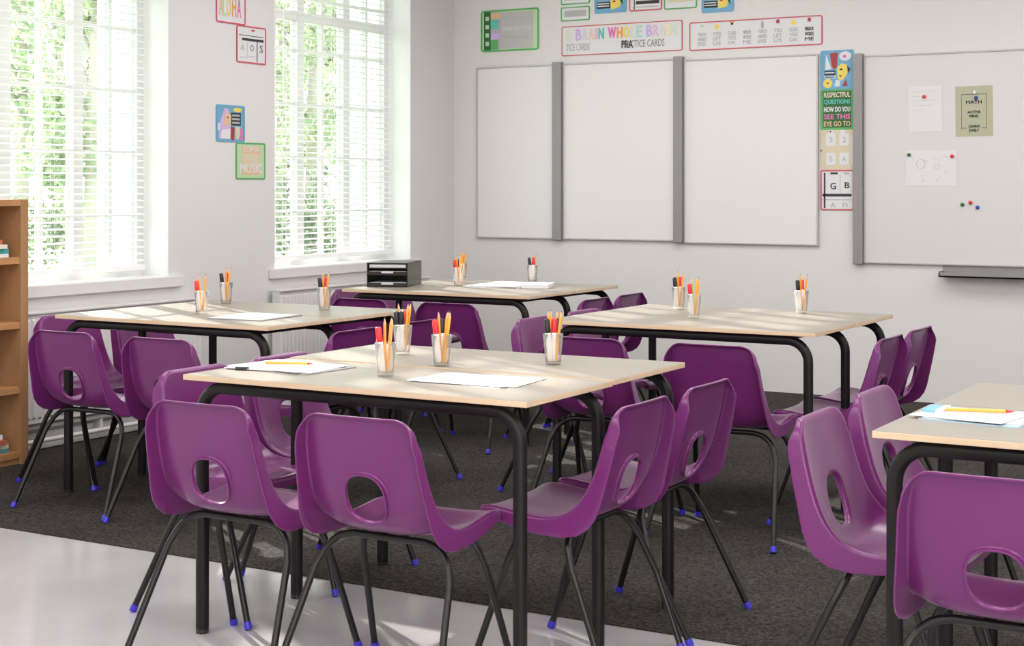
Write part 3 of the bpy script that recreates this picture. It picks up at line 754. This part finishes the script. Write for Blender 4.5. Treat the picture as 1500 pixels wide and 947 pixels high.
sheets('paper_stack', [(quad(-4.02, 6.86, .30, .42, .15), 0, .006), (quad(-4.0, 6.84, .28, .38, .05), 1, .004)], 'flat stack of white paper on the letter tray table', 'papers', tz + .004, (M_paper, M_paper))
b = MB(); b.box(-.07, .07, -.10, .10, 0, .022); bx = b.build('white_box', mat('white_card', (.78, .79, .82), .5), loc=(-3.80, 6.80, tz + .004)); bx.rotation_euler = (0, 0, .35); bevel(tag(bx, 'low white box lying right on the letter tray table', 'box'), .003)
# right edge table
sheets('notebook', [(quad(-.80, 3.45, .22, .20, -.12), 1, .003), (quad(-.81, 3.46, .21, .19, .03), 0, .002)], 'blue-grey notebook under white sheets on the right edge table', 'notebook', tz, (M_paper, mat('pale_blue_cover', (.42, .60, .70), .5)))
sheets('paper_stack', [(quad(-.83, 3.43, .21, .15, -.16), 0, .0008)], 'loose white sheet on the notebook on the right edge table', 'papers', tz + .0065)
b = MB(); b.box(-.014, .014, -.045, .045, 0, .014, 0); b.box(.014, .030, -.045, .045, 0, .014, 1)
er = b.build('board_eraser', [mat('eraser_blue', (.20, .45, .60), .5), M_paper], loc=(-.918, 3.475, tz)); er.rotation_euler = (0, 0, .02); bevel(tag(er, 'small blue and white eraser block beside the notebook', 'eraser'), .002)
pn = lay_pencil(-.885, 3.455, tz + .009, .25, 'yellow pencil with red end lying on the right edge table papers'); red_end(pn)

# letter tray
t = empty('letter_tray', (-4.575, 6.395, .714), math.radians(20), 'black plastic letter tray with two open shelves and papers', 'letter tray')
W, D, H = .215, .30, .125
b = MB(); b.box(0, .005, 0, D, 0, H); b.box(W - .005, W, 0, D, 0, H); b.box(0, W, D - .005, D, 0, H); bevel(b.build('side_panel', M_tray, t), .002)
b = MB(); b.box(0, W, .0, D, H - .006, H); bevel(b.build('top_panel', M_tray, t), .002)
for k, z in enumerate((.004, .062)):
    b = MB(); b.box(.005, W - .005, .004, D - .005, z, z + .005); b.box(.005, .075, -.001, .004, z, z + .018); b.box(W - .075, W - .005, -.001, .004, z, z + .018); b.box(.075, W - .075, -.001, .004, z, z + .009)
    b.build('tray_shelf', M_tray, t)
for z, hh in ((.0095, .014), (.0675, .014), (.0995, .016)):
    o = MB(); o.box(.012, W - .012, .008, D - .02, z, z + hh); o = o.build('paper_ream', M_paper)
    o.location = t.location; o.rotation_euler = t.rotation_euler; tag(o, {.0095: 'white paper on the lowest shelf of the letter tray', .0675: 'white paper on the middle shelf of the letter tray', .0995: 'white paper in the top slot of the letter tray'}[z], 'papers')
b = MB(); b.box(.005, W - .005, .004, D - .005, .094, .099); b.build('tray_shelf', M_tray, t)

# ------------------------------------------------------------------ bookshelf
t = empty('bookshelf', (-5.47, 3.765, .004), label='oak open bookshelf cut by the left edge of the photo', cat='bookshelf')
t.location.z = .0
D, L, H, th = .215, 1.02, 1.17, .042
b = MB(); b.box(0, D, L - th, L, 0, H); bevel(b.build('side_panel', M_oak, t), .002)
b = MB(); b.box(0, D, 0, th, 0, H); bevel(b.build('side_panel', M_oak, t), .002)
b = MB(); b.box(0, .012, th, L - th, 0, H); b.build('back_panel', M_oak, t)
b = MB(); b.box(0, D, th, L - th, H - .03, H); bevel(b.build('top_panel', M_oakh, t), .002)
for z in (.03, .315, .600, .885):
    b = MB(); b.box(.012, D - .006, th, L - th, z, z + .03); bevel(b.build('shelf', M_oakh, t), .002)
b = MB(); b.box(.012, D - .02, th, L - th, 0, .03); b.build('plinth', M_oakh, t)
rb = random.Random(5)
for zi, z, whr in ((0, .0605, 'bottom'), (3, .9155, 'top')):
    zz = z
    for k in range(4):
        hb = (.016, .022, .018, .02)[k]; w = .14 - .01 * (k % 2); l = .20 - .012 * k
        o = MB(); o.box(0, w, 0, l, 0, .0018, 0); o.box(0, w, 0, l, hb - .0018, hb, 0); o.box(w - .002, w, 0, l, .0018, hb - .0018, 0); o.box(.003, w - .002, .003, l - .003, .0018, hb - .0018, 1)
        o = o.build('book', [M_book[(k + zi) % 4], M_paper]); o.location = (-5.43 + .01 * (k % 3), 4.505 + .012 * (k % 2), zz); zz += hb + .0005
        tag(o, {0: 'lowest', 1: 'second lowest', 2: 'second highest', 3: 'topmost'}[k] + ' book in the lying stack on the %s shelf of the bookshelf' % whr, 'book', 'books lying on the bookshelf')

# ------------------------------------------------------------------ garden outside
b = MB(); b.box(-90, -6.0, -30, 90, -.6, -.45); tag(b.build('lawn', M_lawn), 'pale green lawn outside the windows', 'lawn')
fx, fy = -math.sin(A_), math.cos(A_)
def outdoor(px, Y): X = (px - 750) / 2245 * Y; return (X * RX + Y * fx, X * RY + Y * fy)
def tree(px, Y, h, w, nleaf, mi, label, name='broadleaf_tree', base=.25, blossom=False, size=.22):
    x, y = outdoor(px, Y); t = empty(name, (x, y, -.45), label=label, cat='tree' if 'tree' in name else 'shrub')
    rn = random.Random(int(px * 7 + Y)); b = MB(); pts = []
    if 'tree' in name:
        k_ = MB(); k_.tube([(0, 0, 0), (.05, 0, h * .3), (0, .1, h * .8)], .2, 8, rads=[.2, .15, .05])
        for q in range(5):
            a = rn.uniform(0, 6.28); k_.tube([(0, 0, h * (.3 + .08 * q)), (w * .28 * math.cos(a), w * .28 * math.sin(a), h * (.45 + .09 * q))], .05, 6, rads=[.07, .03])
        k_.build('trunk', M_bark, t)
    blobs = []
    for q in range(22):
        a = rn.uniform(0, 6.28); rr = w / 2 * math.sqrt(rn.random()) * .8; zz = h * (base + (1 - base) * rn.random() * .92)
        tp = 1 - .5 * abs((zz / h) - .5); blobs.append((rr * math.cos(a) * tp, rr * math.sin(a) * tp, zz, w * rn.uniform(.12, .2)))
    for q in range(nleaf):
        bx_, by_, bz_, br = rn.choice(blobs); 
        d = Vector((rn.gauss(0, 1), rn.gauss(0, 1), rn.gauss(0, 1))).normalized() * br * rn.uniform(.5, 1.05)
        c_ = Vector((bx_, by_, max(bz_ + d.z * .9, .1))) + Vector((d.x, d.y, 0)); s = size * rn.uniform(.6, 1.2)
        a = Vector((rn.gauss(0, 1), rn.gauss(0, 1), rn.gauss(0, 1))).normalized(); e = a.cross(Vector((rn.gauss(0, 1), rn.gauss(0, 1), rn.gauss(0, 1)))).normalized()
        b.add([c_ - a * s / 2, c_ + e * s / 3, c_ + a * s / 2, c_ - e * s / 3], [(0, 1, 2, 3)], rn.choice((0, 0, 1)))
    b.build('foliage', [M_pinkfl if blossom else M_leaf[mi], M_leaf[(mi + 1) % 3]], t)
tree(30, 34, 9, 5.0, 2600, 0, 'leafy tree outside, seen at the left of the left window')
tree(85, 42, 10, 5.5, 2600, 1, 'yellow-green tree outside, seen through the left window middle')
tree(134, 28, 7.5, 3.0, 2600, 0, 'leafy tree outside, seen just left of the left window thick bar')
tree(196, 56, 11, 5.5, 2400, 2, 'darker tree outside, seen at the right of the left window')
tree(410, 40, 9, 4.2, 2600, 1, 'yellow-green tree outside, seen at the left pane of the corner window')
tree(455, 36, 8.5, 3.6, 2400, 0, 'leafy tree outside, seen at the middle of the corner window')
tree(500, 46, 9, 4.5, 2400, 0, 'leafy tree outside, seen toward the right of the corner window')
for px, Y, h, w, mi, bl, lab in ((40, 30, 1.5, 2.2, 2, 0, 'low dark shrub outside, leftmost behind the left window'), (88, 35, 1.8, 2.4, 1, 0, 'pale round shrub outside behind the left window middle'), (140, 31, 1.2, 1.0, 0, 1, 'pink flowering shrub outside behind the left window'),
                          (415, 31, 1.9, 1.6, 2, 0, 'low shrub outside, leftmost behind the corner window'), (456, 30, 2.1, 1.4, 2, 0, 'dark shrub outside in the middle of the corner window'), (486, 33, 1.6, 1.4, 0, 0, 'mid green shrub outside at the right of the corner window')):
    tree(px, Y, h, w, 900, mi, lab, 'garden_shrub', .15, bool(bl), .13)

# ------------------------------------------------------------------ light
w = bpy.data.worlds.new('sky'); SC.world = w; w.use_nodes = True; bg = w.node_tree.nodes['Background']
bg.inputs[0].default_value = (.93, .97, 1, 1); bg.inputs[1].default_value = 3.6
def sun(dirv, energy, ang, col):
    l = bpy.data.lights.new('sun', 'SUN'); l.energy = energy; l.angle = ang; l.color = col
    o = bpy.data.objects.new('sun', l); COL.objects.link(o); o.rotation_euler = Vector(dirv).to_track_quat('-Z', 'Y').to_euler(); o.location = (-12, 12, 8)
sun((3, -1.65, -1.42), 12.0, .012, (1, .95, .86))
def area(loc, dirv, sx, sy, e, col=(1, 1, 1), spread=None):
    l = bpy.data.lights.new('area', 'AREA'); l.shape = 'RECTANGLE'; l.size = sx; l.size_y = sy; l.energy = e; l.color = col
    if spread: l.spread = spread
    o = bpy.data.objects.new('added_fill_light', l); COL.objects.link(o); o.location = loc; o.rotation_euler = Vector(dirv).to_track_quat('-Z', 'Y').to_euler(); return o
for x in (-3.7, -1.3, 1.1):
    for y in (-1.0, 1.4, 4.0, 6.7): area((x, y, 2.94), (0, 0, -1), 1.4, 1.4, 33, (1, .985, .97))  # unseen area lights added below the ceiling to brighten the room evenly
area((1.0, -2.2, 1.7), (-.3, 1, 0), 5, 2.2, 180, (1, .98, .97))  # upright fill light added behind the camera, no fixture stands there

# ------------------------------------------------------------------ camera
cam = bpy.data.cameras.new('camera'); co = bpy.data.objects.new('camera', cam); COL.objects.link(co)
co.location = (0, 0, 1.2186); co.rotation_euler = (PI / 2, 0, A_)
cam.sensor_fit = 'HORIZONTAL'; cam.sensor_width = 36; cam.lens = 36 * 2245 / 1500; cam.shift_y = -(473.5 - 276) / 1500
cam.clip_start = .05; cam.clip_end = 300
SC.camera = co
SC.view_settings.view_transform = 'Standard'; SC.view_settings.look = 'None'; SC.view_settings.exposure = 0; SC.view_settings.gamma = 1
SC.cycles.max_bounces = 8; SC.cycles.diffuse_bounces = 4; SC.cycles.transparent_max_bounces = 16; SC.cycles.caustics_reflective = False; SC.cycles.caustics_refractive = False
